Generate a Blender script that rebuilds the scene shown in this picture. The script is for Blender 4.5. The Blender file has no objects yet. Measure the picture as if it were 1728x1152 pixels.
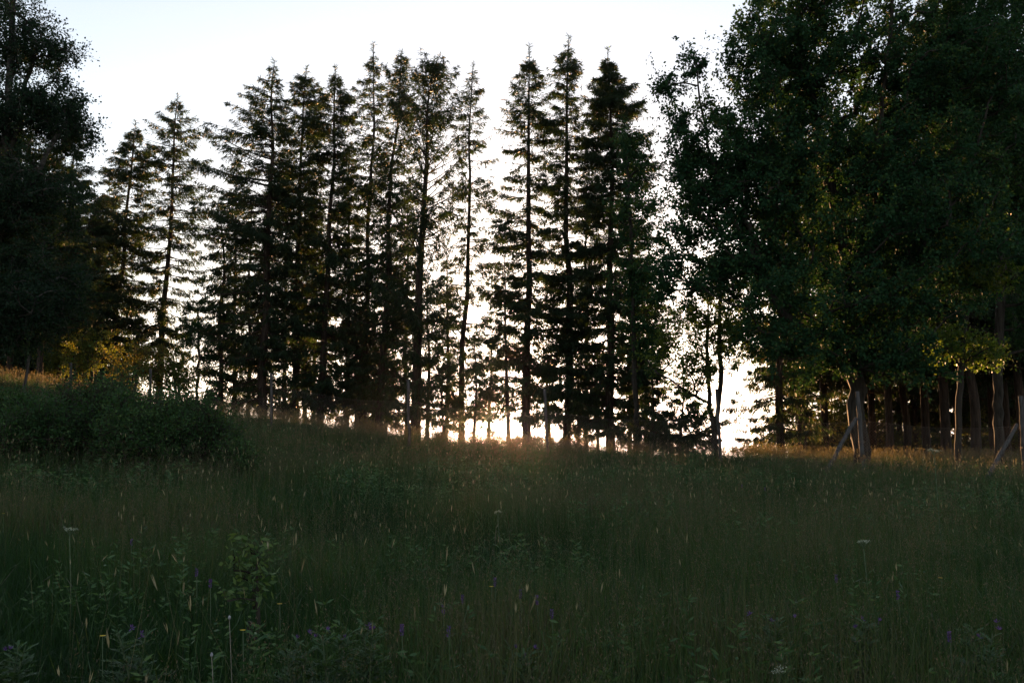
import bpy, math, random
import numpy as np
from mathutils import Vector

random.seed(7); rng = np.random.default_rng(7)
C = bpy.data.collections.new("scene"); bpy.context.scene.collection.children.link(C)
sc = bpy.context.scene
PI = math.pi

# ------------------------------------------------------------------ camera, sky, sun, exposure
F = 1660.0; PITCH = math.radians(6.67); EYE = 1.6
cam = bpy.data.cameras.new("camera"); cam_o = bpy.data.objects.new("camera", cam); C.objects.link(cam_o)
cam.sensor_width = 36; cam.lens = F/1728*36; cam.clip_end = 20000; cam.clip_start = 0.05
cam_o.location = (0, 0, EYE); cam_o.rotation_euler = (PI/2+PITCH, 0, 0)
sc.camera = cam_o

SUN_EL = math.radians(1.75); SUN_AZ = math.radians(0.5)      # azimuth clockwise from +Y
w = bpy.data.worlds.new("World"); sc.world = w; w.use_nodes = True
nt = w.node_tree; bg = nt.nodes['Background']
sky = nt.nodes.new('ShaderNodeTexSky'); sky.sky_type = 'NISHITA'; sky.sun_disc = False
sky.sun_elevation = SUN_EL; sky.sun_rotation = SUN_AZ; sky.air_density = 1.0; sky.dust_density = 0.8; sky.ozone_density = 2.0
hs = nt.nodes.new('ShaderNodeHueSaturation'); hs.inputs['Saturation'].default_value = 0.5     # pale washed-out evening sky
nt.links.new(sky.outputs[0], hs.inputs['Color']); nt.links.new(hs.outputs[0], bg.inputs[0]); bg.inputs[1].default_value = 0.15
sl = bpy.data.lights.new("sun", 'SUN'); sl.energy = 4.2; sl.angle = math.radians(0.6); sl.color = (1, 0.52, 0.22)
so = bpy.data.objects.new("sun", sl); C.objects.link(so)
sd = Vector((math.sin(SUN_AZ)*math.cos(SUN_EL), math.cos(SUN_AZ)*math.cos(SUN_EL), math.sin(SUN_EL)))
so.rotation_euler = sd.to_track_quat('Z', 'Y').to_euler()
sc.view_settings.view_transform = 'Standard'; sc.view_settings.look = 'None'
sc.view_settings.gamma = 1; sc.view_settings.exposure = 2.45

# ------------------------------------------------------------------ helpers
GLOW_HAZE = 0.000055
def at(px, py, Y):
    u = (px-864)/F; v = (576-py)/F
    y = math.cos(PITCH)-v*math.sin(PITCH); z = math.sin(PITCH)+v*math.cos(PITCH)
    t = Y/y
    return np.array([u*t, Y, EYE+z*t])

_tab = rng.random((64, 64))
def vnoise(x, y):
    x = np.asarray(x, float); y = np.asarray(y, float)
    xi = np.floor(x).astype(int); yi = np.floor(y).astype(int); fx = x-xi; fy = y-yi
    fx = fx*fx*(3-2*fx); fy = fy*fy*(3-2*fy)
    g = lambda a, b: _tab[a % 64, b % 64]
    return (g(xi, yi)*(1-fx)+g(xi+1, yi)*fx)*(1-fy)+(g(xi, yi+1)*(1-fx)+g(xi+1, yi+1)*fx)*fy

CR = 34.0
_cx = [-200, 0, 180, 340, 500, 700, 900, 1050, 1250, 1500, 1728, 2000]
_cy = [600, 634, 662, 688, 705, 733, 750, 756, 764, 770, 772, 772]
_X = [(p-864)/F*CR for p in _cx]; _Z = [EYE+(770-q)/F*CR-0.42 for q in _cy]
def ground(x, y):
    x = np.asarray(x, float); y = np.asarray(y, float)
    zc = np.interp(x, _X, _Z)
    zc = (zc+np.interp(x-1.5, _X, _Z)+np.interp(x+1.5, _X, _Z))/3
    s = np.clip(y/CR, -1.5, 1)
    f = np.where(s < 1, s*1.10-0.10*s*s*np.abs(s), 1.0)
    d = np.clip(y-CR-3, 0, None)
    zb = zc-0.0022*np.clip(d, 0, 60)**2-0.264*np.clip(d-60, 0, 8)
    far = np.clip((d-50)/60, 0, 1)
    zb = zb*(1-far)+(-12.0)*far
    z = np.where(y < CR+3, zc*f, zb)
    near = np.clip(1-np.abs(y)/120, 0, 1)
    return z+near*((vnoise(x*0.35+9, y*0.35+3)-.5)*0.16+(vnoise(x*1.1, y*1.1)-.5)*0.06)
def gz(x, y): return float(ground(x, y))

def mesh_np(name, V, faces, mat, parent=None, tint=None, smooth=False):
    """faces: list of (n,k) int arrays"""
    V = np.ascontiguousarray(V, dtype=np.float32)
    me = bpy.data.meshes.new(name)
    me.vertices.add(len(V)); me.vertices.foreach_set("co", V.ravel())
    loops = np.concatenate([f.ravel() for f in faces]).astype(np.int32)
    starts = []; off = 0
    for f in faces:
        n, k = f.shape; starts.append(off+np.arange(n)*k); off += n*k
    starts = np.concatenate(starts).astype(np.int32)
    me.loops.add(len(loops)); me.loops.foreach_set("vertex_index", loops)
    me.polygons.add(len(starts)); me.polygons.foreach_set("loop_start", starts)
    if smooth: me.polygons.foreach_set("use_smooth", np.ones(len(starts), bool))
    if tint is not None:
        a = me.attributes.new("tint", 'FLOAT', 'POINT'); a.data.foreach_set("value", np.ascontiguousarray(tint, dtype=np.float32))
    me.update(calc_edges=True)
    me.materials.append(mat)
    o = bpy.data.objects.new(name, me); C.objects.link(o)
    if parent: o.parent = parent
    return o

def tag(o, label=None, cat=None, group=None, kind=None):
    if label: o['label'] = label
    if cat: o['category'] = cat
    if group: o['group'] = group
    if kind: o['kind'] = kind
    return o

def empty(name, loc, label, cat, group=None, rz=0):
    o = bpy.data.objects.new(name, None); C.objects.link(o); o.location = [float(c) for c in loc]
    o.rotation_euler = (0, 0, rz); o.empty_display_size = 0.3
    return tag(o, label, cat, group)

def copy_thing(o, loc, rz, label, group=None, scale=1.0):
    c = o.copy(); C.objects.link(c); c.location = [float(k) for k in loc]; c.rotation_euler = (0, 0, rz); c.scale = (scale,)*3
    c['label'] = label
    if group: c['group'] = group
    for ch in o.children:
        d = ch.copy(); C.objects.link(d); d.parent = c
    return c

class Fol:
    """diamond leaf / shoot collector"""
    def __init__(s): s.V = []; s.T = []
    def add(s, P, D, wd, tint, side=None):
        P = np.asarray(P, float); D = np.asarray(D, float); n = len(P)
        if n == 0: return
        if side is None:
            r = rng.normal(size=(n, 3))
        else: r = side
        W = np.cross(D, r); W /= np.linalg.norm(W, axis=1)[:, None]+1e-9
        W = W*(np.asarray(wd)*0.5)[:, None] if np.ndim(wd) else W*(wd*0.5)
        v = np.stack([P, P+0.42*D+W, P+D, P+0.42*D-W], 1)
        s.V.append(v.reshape(-1, 3)); s.T.append(np.repeat(np.broadcast_to(tint, (n,)), 4))
    def build(s, name, mat, parent=None):
        V = np.concatenate(s.V); T = np.concatenate(s.T); n = len(V)//4
        return mesh_np(name, V, [np.arange(n*4).reshape(n, 4)], mat, parent, T)

class Tub:
    """tube collector"""
    def __init__(s): s.V = []; s.F = []; s.n = 0
    def add(s, pts, rad, k=6, cap=True, wob=0):
        pts = np.asarray(pts, float); rad = np.broadcast_to(rad, (len(pts),)).astype(float)
        t = np.gradient(pts, axis=0); t /= np.linalg.norm(t, axis=1)[:, None]+1e-9
        ref = np.array([0, 0, 1.0]) if abs(t[0, 2]) < 0.8 else np.array([1.0, 0, 0])
        a = np.cross(t, ref); a /= np.linalg.norm(a, axis=1)[:, None]+1e-9
        b = np.cross(t, a)
        ang = np.arange(k)/k*2*PI
        R = rad[:, None]*(1+(rng.random((len(pts), k))-.5)*wob) if wob else np.repeat(rad[:, None], k, 1)
        v = pts[:, None, :]+R[..., None]*(np.cos(ang)[None, :, None]*a[:, None, :]+np.sin(ang)[None, :, None]*b[:, None, :])
        m = len(pts); s.V.append(v.reshape(-1, 3))
        i = np.arange(m-1)[:, None]*k; j = np.arange(k)[None, :]; j2 = (j+1) % k
        f = np.stack([i+j, i+j2, i+k+j2, i+k+j], -1).reshape(-1, 4)+s.n
        s.F.append(f)
        if cap:   # close both ends with quads/tris via centre vertex
            s.V.append(np.array([pts[0], pts[-1]])); c0 = s.n+m*k; c1 = c0+1
            jj = np.arange(k); j2 = (jj+1) % k
            s.F.append(np.stack([np.full(k, c0), s.n+j2, s.n+jj], -1))
            s.F.append(np.stack([np.full(k, c1), s.n+(m-1)*k+jj, s.n+(m-1)*k+j2], -1))
            s.n += 2
        s.n += m*k
    def build(s, name, mat, parent=None, smooth=True):
        q = [f for f in s.F if f.shape[1] == 4]; t = [f for f in s.F if f.shape[1] == 3]
        faces = []
        if q: faces.append(np.concatenate(q))
        if t: faces.append(np.concatenate(t))
        return mesh_np(name, np.concatenate(s.V), faces, mat, parent, smooth=smooth)

# ------------------------------------------------------------------ materials
def ramp_mat(name, stops, trans=0.35, rough=0.6, tcol=1.6, scale=None, spec=0.25):
    m = bpy.data.materials.new(name); m.use_nodes = True; n = m.node_tree.nodes; l = m.node_tree.links; n.clear()
    out = n.new('ShaderNodeOutputMaterial'); at_ = n.new('ShaderNodeAttribute'); at_.attribute_name = 'tint'
    r = n.new('ShaderNodeValToRGB'); l.new(at_.outputs['Fac'], r.inputs[0])
    e = r.color_ramp.elements
    while len(e) > 1: e.remove(e[-1])
    e[0].position = stops[0][0]; e[0].color = (*stops[0][1], 1)
    for p, c in stops[1:]:
        k = e.new(p); k.color = (*c, 1)
    p = n.new('ShaderNodeBsdfPrincipled'); p.inputs['Roughness'].default_value = rough; p.inputs['Specular IOR Level'].default_value = spec
    l.new(r.outputs[0], p.inputs['Base Color'])
    if trans > 0:
        t = n.new('ShaderNodeBsdfTranslucent'); mx = n.new('ShaderNodeMixShader'); mx.inputs[0].default_value = trans
        mul = n.new('ShaderNodeMix'); mul.data_type = 'RGBA'; mul.blend_type = 'MULTIPLY'; mul.inputs[0].default_value = 1
        l.new(r.outputs[0], mul.inputs[6]); mul.inputs[7].default_value = (tcol*1.15, tcol, tcol*0.35, 1)
        mul.clamp_result = False
        l.new(mul.outputs[2], t.inputs[0]); l.new(p.outputs[0], mx.inputs[1]); l.new(t.outputs[0], mx.inputs[2]); l.new(mx.outputs[0], out.inputs[0])
    else: l.new(p.outputs[0], out.inputs[0])
    return m

def bark_mat(name, c1, c2, sc_=(14, 14, 2), rough=0.9, bump=0.5):
    m = bpy.data.materials.new(name); m.use_nodes = True; n = m.node_tree.nodes; l = m.node_tree.links
    p = n['Principled BSDF']; p.inputs['Roughness'].default_value = rough; p.inputs['Specular IOR Level'].default_value = 0.2
    tc = n.new('ShaderNodeTexCoord'); mp = n.new('ShaderNodeMapping'); mp.inputs['Scale'].default_value = sc_
    l.new(tc.outputs['Object'], mp.inputs[0]); no = n.new('ShaderNodeTexNoise'); no.inputs['Scale'].default_value = 1; no.inputs['Detail'].default_value = 5
    l.new(mp.outputs[0], no.inputs[0]); r = n.new('ShaderNodeValToRGB'); l.new(no.outputs[0], r.inputs[0])
    r.color_ramp.elements[0].position = 0.35; r.color_ramp.elements[0].color = (*c1, 1); r.color_ramp.elements[1].position = 0.65; r.color_ramp.elements[1].color = (*c2, 1)
    l.new(r.outputs[0], p.inputs['Base Color']); b = n.new('ShaderNodeBump'); b.inputs['Strength'].default_value = bump; b.inputs['Distance'].default_value = 0.02
    l.new(no.outputs[0], b.inputs['Height']); l.new(b.outputs[0], p.inputs['Normal'])
    return m

M_bark = bark_mat('spruce_bark', (0.018, 0.012, 0.009), (0.06, 0.04, 0.03))
M_dbark = bark_mat('maple_bark', (0.016, 0.013, 0.010), (0.05, 0.042, 0.034))
M_birchbark = bark_mat('birch_bark', (0.02, 0.017, 0.015), (0.10, 0.09, 0.08), (6, 6, 10))
M_wood = bark_mat('weathered_wood', (0.03, 0.027, 0.024), (0.10, 0.093, 0.09), (40, 40, 4))
M_soil = bark_mat('meadow_soil', (0.02, 0.022, 0.012), (0.05, 0.055, 0.025), (1.5, 1.5, 1.5))
M_needle = ramp_mat('spruce_needles', [(0, (0.012, 0.022, 0.010)), (0.6, (0.022, 0.046, 0.018)), (0.85, (0.045, 0.052, 0.02)), (1, (0.09, 0.06, 0.025))], 0.34, 0.55, 1.7)  # brown ramp end puts the sunlit fringe into the needle colour
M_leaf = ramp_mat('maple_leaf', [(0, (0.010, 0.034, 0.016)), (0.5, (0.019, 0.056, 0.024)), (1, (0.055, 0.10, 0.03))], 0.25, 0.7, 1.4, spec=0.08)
M_sunlit = ramp_mat('sunlit_leaf', [(0, (0.02, 0.05, 0.016)), (0.5, (0.05, 0.09, 0.02)), (1, (0.10, 0.13, 0.03))], 0.5, 0.45, 2.4, spec=0.3)  # lighter, more translucent leaf; sunlight is partly put into its colour
M_birch = ramp_mat('birch_leaf', [(0, (0.010, 0.026, 0.015)), (0.6, (0.018, 0.04, 0.022)), (1, (0.04, 0.065, 0.022))], 0.3, 0.6, 1.7, spec=0.12)
M_shrub = ramp_mat('willow_leaf', [(0, (0.016, 0.048, 0.015)), (0.6, (0.032, 0.078, 0.024)), (1, (0.10, 0.16, 0.06))], 0.3, 0.6, 1.6, spec=0.2)
M_under = ramp_mat('undergrowth_leaf', [(0, (0.05, 0.075, 0.02)), (0.5, (0.09, 0.11, 0.03)), (1, (0.14, 0.09, 0.035))], 0.36, 0.6, 1.9, spec=.1)  # warm end of the ramp paints in the low orange sun
M_grass = ramp_mat('meadow_grass', [(0, (0.011, 0.036, 0.011)), (0.35, (0.026, 0.066, 0.019)), (0.6, (0.056, 0.080, 0.033)), (0.8, (0.080, 0.069, 0.052)), (1, (0.16, 0.122, 0.10))], 0.35, 0.6, 1.7)
M_seed = ramp_mat('seed_head', [(0, (0.10, 0.09, 0.05)), (1, (0.36, 0.32, 0.22))], 0.3, 0.8, 1.2)
M_herb = ramp_mat('herb_leaf', [(0, (0.03, 0.078, 0.032)), (1, (0.10, 0.17, 0.075))], 0.3, 0.5, 1.5)
M_purple = ramp_mat('purple_petal', [(0, (0.07, 0.035, 0.16)), (1, (0.18, 0.10, 0.35))], 0.3, 0.6, 1.3)
M_yellow = ramp_mat('yellow_petal', [(0, (0.5, 0.33, 0.02)), (1, (0.7, 0.5, 0.04))], 0.2, 0.6, 1.2)
M_white = ramp_mat('white_petal', [(0, (0.25, 0.3, 0.26)), (1, (0.5, 0.54, 0.5))], 0.3, 0.6, 1.1)
def metal_mat():
    m = bpy.data.materials.new('galvanised_wire'); m.use_nodes = True; n = m.node_tree.nodes; l = m.node_tree.links
    p = n['Principled BSDF']; p.inputs['Metallic'].default_value = 0.6; p.inputs['Roughness'].default_value = 0.45
    no = n.new('ShaderNodeTexNoise'); no.inputs['Scale'].default_value = 6; r = n.new('ShaderNodeValToRGB'); l.new(no.outputs[0], r.inputs[0])
    r.color_ramp.elements[0].color = (0.08, 0.045, 0.03, 1); r.color_ramp.elements[1].color = (0.20, 0.17, 0.15, 1); l.new(r.outputs[0], p.inputs['Base Color'])
    return m
M_wire = metal_mat()

# ------------------------------------------------------------------ ground
def build_ground():
    ys = np.concatenate([np.linspace(-60, -4, 15), np.linspace(-2, 50, 131), np.geomspace(52, 9000, 60)])
    q = np.linspace(-1, 1, 181); xs = np.sign(q)*(np.abs(q)*30+np.abs(q)**8*7000)
    X, Y = np.meshgrid(xs, ys); Z = ground(X, Y)
    Z = np.where((np.abs(X) > 60) & (Y < 37), Z, Z)
    V = np.stack([X, Y, Z], -1).reshape(-1, 3); nx = len(xs); ny = len(ys)
    i = np.arange(ny-1)[:, None]*nx; j = np.arange(nx-1)[None, :]
    f = np.stack([i+j, i+j+1, i+nx+j+1, i+nx+j], -1).reshape(-1, 4)
    tag(mesh_np('ground', V, [f], M_soil, smooth=True), kind='structure')
build_ground()

# ------------------------------------------------------------------ spruce
def unit(v): return v/(np.linalg.norm(v, axis=-1, keepdims=True)+1e-9)

def spruce_parts(root, trunk, r0, Lf, z0, z1, dens=1.0, step=0.24, asc=0.35, droop=0.5, top_dense=1.0, bare=0.12, seed=0, shoot=1.0, keep=1.0):
    """trunk: local polyline (n,3) base->top; Lf(z, az) branch length"""
    r = np.random.default_rng(seed)
    T = Tub(); B = T; Fo = Fol()
    H = trunk[-1, 2]
    zz = np.linspace(-0.4, H, 26)
    px = np.interp(zz, trunk[:, 2], trunk[:, 0]); py = np.interp(zz, trunk[:, 2], trunk[:, 1])
    px += (vnoise(zz*0.4+seed, zz*0+seed*3.3)-.5)*0.24*np.clip(zz/2,0,1); py += (vnoise(zz*0.5+seed, zz*0+seed*5.1)-.5)*0.10
    rad = r0*(1-np.clip(zz/H, 0, 1))**0.85+0.012; rad[0] *= 1.35; rad[1] *= 1.12
    T.add(np.stack([px, py, zz], 1), rad, 9, wob=0.12)
    z = z0
    while z < z1:
        t = (z-z0)/(H-z0)
        nb = r.integers(3, 6)
        a0 = r.random()*2*PI
        for k in range(nb):
            if r.random() > keep: continue
            az = a0+k*2*PI/nb+r.normal()*0.35
            zb = z+r.normal()*0.10
            L = Lf(zb, az)*(0.45+0.85*r.random()**0.75)*(1.02+0.6*vnoise(zb*0.55+seed, az*0.8+seed*.37))*min(1, max(.2, (H-zb)/1.6))
            if L < 0.08: continue
            p0 = np.array([np.interp(zb, zz, px), np.interp(zb, zz, py), zb])
            h = np.array([math.cos(az), math.sin(az), 0]); sdv = np.array([-h[1], h[0], 0])
            a = -droop*(1-t)**0.8+asc*t**1.3+r.normal()*0.12
            b = 0.28*(1-t)+0.1+r.normal()*0.08
            lat = r.normal()*0.12
            s = np.linspace(0, 1, 7)[:, None]
            pts = p0+h*L*s+sdv*L*lat*s**2+np.array([0, 0, 1])*L*(a*s+b*s*s)
            rb = 0.010+0.011*L
            B.add(pts, np.linspace(rb, 0.004, 7), 3, cap=False)
            # twigs on both sides
            n = int(L/0.032*dens*(1+(top_dense-1)*max(0, t-0.6)/0.4))+4
            n = int(n*r.choice([0.15, 0.5, 0.8, 1.0, 1.2]))
            ss = bare+(1-bare)*r.random(n)**0.85
            if L > 1.2: ss = ss[(vnoise(ss*L*1.6+zb*7, ss*0+az*9) > 0.27)]
            n = len(ss)
            P = p0+h*L*ss[:, None]+sdv*L*lat*ss[:, None]**2+np.array([0, 0, 1])*L*(a*ss+b*ss*ss)[:, None]
            sg = np.where(r.random(n) < 0.5, -1, 1)[:, None]
            tl = (0.12+0.42*min(L, 2.2)/2.2*(1-ss**3)+0.08*r.random(n))*r.uniform(0.4, 1.4, n)
            dn = (0.2+1.1*r.random(n))*(1-0.75*t)
            D = unit(h*(0.55+0.3*r.random((n, 1)))+sdv*sg*(0.55+0.4*r.random((n, 1)))-np.array([0, 0, 1])*dn[:, None]+r.normal(size=(n, 3))*0.18)
            tint = np.clip(0.35+0.22*r.normal(size=n)+0.25*(r.random(n) > 0.85), 0, 1)
            E = P+D*tl[:, None]
            D2 = unit(D-np.array([0, 0, 1])*(0.5*(1-t)))
            # each twig: its own shoot plus hanging side shoots
            Fo.add(P, D*tl[:, None], 0.034*shoot, tint)
            m = 5
            for q in range(m):
                u = r.uniform(0.15, 0.95, (n, 1))
                Pq = P+D*tl[:, None]*u
                Dq = unit(D2*0.7+r.normal(size=(n, 3))*0.42-np.array([0, 0, 1])*(0.15+0.55*(1-t)))
                Fo.add(Pq, Dq*(0.10+0.15*r.random((n, 1)))*shoot, (0.020+0.024*r.random(n))*shoot, tint)
        z += step*r.choice([0.45, 0.8, 1.0, 1.3, 1.9])*(1-0.45*t)
    # leader
    n = 90; P = np.repeat(np.array([[px[-1], py[-1], H]]), n, 0)-np.array([0, 0, 1])*r.random((n, 1))**1.3*1.2
    Fo.add(P, unit(r.normal(size=(n, 3))*[1, 1, .4]+np.array([0, 0, .5]))*(.08+.22*r.random((n, 1))), 0.028, 0.4)
    # dead stubs low on the trunk
    for k in range(34):
        zb = r.uniform(0.6, max(z0, 1.5)+5.0); az = r.random()*2*PI; L = r.uniform(0.2, 1.5)
        p0 = np.array([np.interp(zb, zz, px), np.interp(zb, zz, py), zb]); h = np.array([math.cos(az), math.sin(az), 0])
        B.add([p0, p0+h*L*0.5-np.array([0, 0, .08*L]), p0+h*L-np.array([0, 0, 0.25*L])], [0.014, 0.009, 0.004], 3, cap=False)
    T.build('trunk', M_bark, root); Fo.build('crown', M_needle, root)

def spruce(label, Y, tr, prof, base_py=None, r0=0.17, group='tall spruces along the crest', **kw):
    """tr: [(px,py)..] top -> base; prof: [(py, L, R)] half widths in px"""
    pts = [at(px, py, Y) for px, py in tr][::-1]
    bx = pts[0][0]; bz = gz(bx, Y)
    root = empty('spruce_tree', (bx, Y, bz), label, 'tree', group)
    loc = np.array([p-np.array([bx, Y, bz]) for p in pts]); loc[0] = (0, 0, 0)
    keepm = [0]+[i for i in range(1, len(loc)) if loc[i, 2] > 0.3]
    loc = loc[keepm]
    pz = []; pl = []; pr = []
    for py, l, r_ in sorted(prof, key=lambda q: -q[0]):
        p = at(tr[0][0], py, Y); pz.append(p[2]-bz); sc_ = Y/F; pl.append(l*sc_); pr.append(r_*sc_)
    def Lf(z, az):
        L = np.interp(z, pz, pl); R = np.interp(z, pz, pr); c = math.cos(az); side = R if c > 0 else L
        dep = 0.5*(L+R)
        return abs(c)*side+(1-abs(c))*dep
    z0 = pz[0] if base_py is None else at(tr[0][0], base_py, Y)[2]-bz
    spruce_parts(root, loc, r0, Lf, max(z0, 0.5), loc[-1, 2]-0.12, seed=abs(hash(tr[0]))%9999, **kw)
    return root

SPR = [
 dict(label='leftmost free-standing tall spruce, close beside the dark birch crown', Y=50, tr=[(227, 203), (215, 350), (200, 500), (188, 660)], prof=[(203,4,4),(240,16,14),(270,24,26),(320,36,34),(380,44,44),(470,50,50),(600,46,46)], base_py=622, keep=.98, dens=1.15),
 dict(label='thin open spruce second from left, sky showing through its ragged branches', Y=50, tr=[(300, 158), (294, 260), (285, 400), (276, 520), (268, 660)], prof=[(158,3,3),(180,14,10),(230,34,30),(290,38,38),(340,46,42),(430,54,50),(600,50,50)], base_py=615, keep=.88, dens=1.05),
 dict(label='broad spruce with the widest crown, leaning out to the left of the main row', Y=43, tr=[(462, 102), (458, 250), (454, 400), (447, 560), (443, 700)], prof=[(102,3,3),(130,12,12),(160,28,18),(210,52,24),(260,74,36),(330,96,48),(450,92,56),(640,92,58)], base_py=672, r0=.2, keep=.97, dens=1.0),
 dict(label='spruce with bushy rounded top just right of the broad left-leaning spruce', Y=45, tr=[(515, 112), (512, 250), (505, 420), (497, 700)], prof=[(112,5,5),(135,20,16),(180,26,26),(250,36,36),(350,44,42),(500,50,50),(660,50,50)], base_py=680, keep=.95, top_dense=1.4, dens=.95),
 dict(label='spruce with a dense dark pointed top, left of the tall thin-leader spruce', Y=44, tr=[(567, 110), (563, 250), (552, 420), (540, 700)], prof=[(110,4,4),(135,10,10),(165,22,20),(200,32,34),(260,38,42),(350,46,48),(500,52,52),(670,52,50)], base_py=684, keep=.95, top_dense=1.7, dens=.95),
 dict(label='spruce with a long wispy leader standing above its left neighbours', Y=46, tr=[(631, 72), (629, 200), (624, 380), (613, 700)], prof=[(72,3,3),(110,8,7),(140,30,10),(170,36,14),(230,30,20),(300,40,30),(400,44,38),(520,48,44),(680,48,44)], base_py=686, r0=.15, keep=.82, dens=.8),
 dict(label='spruce with two or three crowded tops between thin-leader and forked spruces', Y=44, tr=[(675, 86), (670, 200), (658, 380), (640, 710)], prof=[(86,4,5),(105,18,16),(150,20,26),(200,28,32),(300,34,34),(400,42,40),(520,50,46),(690,46,46)], base_py=696, keep=.9, asc=.9, dens=.9),
 dict(label='thick-trunked spruce with a broad brush-like top of steep rising branches', Y=42, tr=[(735, 98), (722, 180), (715, 320), (708, 480), (700, 720)], prof=[(98,8,8),(120,20,24),(160,32,38),(230,40,52),(320,50,56),(420,52,58),(540,56,60),(700,54,52)], base_py=704, r0=.23, keep=.85, asc=1.0, droop=.1, top_dense=1.3, dens=.95),
 dict(label='slender open spruce with tiered branches at the left of the wide sky gap', Y=45, tr=[(798, 106), (793, 250), (787, 420), (779, 735)], prof=[(106,3,3),(130,11,12),(165,16,18),(200,20,26),(250,22,38),(330,24,38),(400,34,42),(500,42,42),(690,42,42)], base_py=718, r0=.14, keep=.85, step=.32, asc=.2, droop=.15, dens=.85),
 dict(label='tall spruce at the right of the wide sky gap, straight dark trunk to the ground', Y=42, tr=[(896, 76), (895, 250), (893, 450), (889, 745)], prof=[(76,3,3),(100,9,9),(140,19,18),(180,26,24),(250,30,30),(320,34,36),(345,46,40),(390,56,44),(440,66,52),(560,62,62),(715,56,56)], base_py=692, r0=.19, keep=.95, step=.27, asc=.15, dens=1.2),
 dict(label='highest spruce of the row, narrow top and straight bare lower trunk', Y=42.5, tr=[(958, 60), (958, 250), (958, 450), (956, 748)], prof=[(60,3,3),(95,14,12),(125,24,22),(170,26,30),(220,32,36),(300,38,36),(400,44,44),(520,50,50),(700,50,50)], base_py=722, r0=.19, keep=.95, asc=.4, dens=1.15),
 dict(label='spruce with a solid dark cone-shaped top at the right end of the row', Y=42, tr=[(1026, 80), (1030, 200), (1031, 420), (1031, 752)], prof=[(80,1,1),(104,7,8),(130,16,18),(165,24,40),(205,34,54),(250,34,56),(330,44,58),(430,54,64),(560,66,76),(720,60,66)], base_py=722, r0=.2, keep=1, top_dense=2.2, asc=.15, step=.2, dens=1.25),
 dict(label='slim shorter spruce squeezed between the highest and the cone-topped spruce', Y=46, tr=[(992, 268), (990, 420), (988, 748)], prof=[(268,3,3),(310,18,18),(380,26,26),(520,34,34),(700,32,32)], base_py=705, r0=.11, keep=.8, dens=.8),
 dict(label='low bushy spruce behind the wire mesh, left of the wide-gap trunk', Y=41, tr=[(850, 430), (853, 560), (858, 742)], prof=[(430,3,3),(480,20,22),(560,40,34),(640,50,28),(700,44,12)], base_py=680, r0=.09, keep=.95, dens=.85),
 dict(label='dark-trunked spruce with drooping left branches right of the double-stemmed tree', Y=40, tr=[(1322, 200), (1320, 400), (1318, 600), (1318, 762)], prof=[(200,4,4),(300,30,30),(450,46,46),(600,58,50),(720,66,44)], base_py=728, r0=.17, keep=.85, dens=.9),
 dict(label='small low spruce with layered skirt and thin bare leader near the slope foot', Y=36, tr=[(1149, 600), (1148, 700), (1147, 770)], prof=[(600,2,2),(660,9,7),(690,20,16),(705,40,42),(730,58,50),(755,62,54)], base_py=758, r0=.045, keep=1.0, dens=1.9, step=.22, droop=.05, group='low spruces'),
]
import zlib
def _h(t): return zlib.crc32(str(t).encode())
_bh = hash
def hash(t): return _h(t)
LOWC = [(800, 560, 42, 'dark low spruce filling the gap left of the wire mesh'), (928, 590, 45, 'low spruce between the sky-gap trunk and the highest spruce'), (975, 600, 44, 'low spruce at the right foot of the highest spruce'),
        (1008, 560, 45, 'low dark spruce between highest and cone-topped spruces'), (1070, 570, 43, 'low spruce right of the cone-topped trunk'), (1098, 600, 41, 'low spruce at the left of the small layered one'), (748, 600, 45, 'low spruce right of the thick brush-topped trunk'), (610, 560, 46, 'low dark spruce under the wispy-leader spruce'), (375, 500, 46, 'low dark spruce at the left end of the main row')]
for px, top, Y, lab in LOWC:
    b_ = 745 if px > 700 else 715
    SPR.append(dict(label=lab, Y=Y, tr=[(px-2, top), (px, (top+b_)/2), (px, b_)], prof=[(top,2,2),(top+40,16,16),(top+90,30,30),(b_-25,38,38)], base_py=b_-(40 if px > 700 else 48), r0=.07, keep=.9, dens=.8, step=.28, group='low spruces under the tall row'))
for d in SPR: spruce(**d)
# second row: further stems seen between the front ones
ROW2 = [(372, 330), (440, 380), (515, 400), (628, 470), (720, 480), (395, 250), (418, 330), (478, 260), (530, 330), (586, 240), (600, 420), (650, 380), (684, 330), (752, 420), (825, 560), (920, 560), (1062, 330), (1090, 420)]
def where(px):
    names = [(227,'leftmost free-standing spruce'),(300,'thin open spruce'),(447,'broad left-leaning spruce'),(500,'bushy-topped spruce'),(545,'dense dark-topped spruce'),(615,'wispy-leader spruce'),(645,'crowded-top spruce'),(702,'thick brush-topped spruce'),(781,'slender tiered spruce'),(890,'tall sky-gap spruce'),(957,'highest spruce'),(1031,'cone-topped spruce')]
    b = min(names, key=lambda q: abs(q[0]-px)); return ('left' if px < b[0] else 'right')+' of the '+b[1]
for i, (px, top) in enumerate(ROW2):
    Y = 47+(i*37 % 9)
    w_ = 28+(i*13 % 14)
    spruce('thinner spruce stem in the second row, just '+where(px), Y, [(px+4, top), (px+2, (top+700)/2), (px, 735)],
           [(top,3,3),(top+60,w_*.45,w_*.45),(top+160,w_*.8,w_*.8),(560,w_,w_),(700,w_*.9,w_*.9)], base_py=(676 if px < 520 else 692) if px < 1000 else 708, r0=.12, keep=.8, dens=.75, group='second row of thinner spruces')

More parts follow.
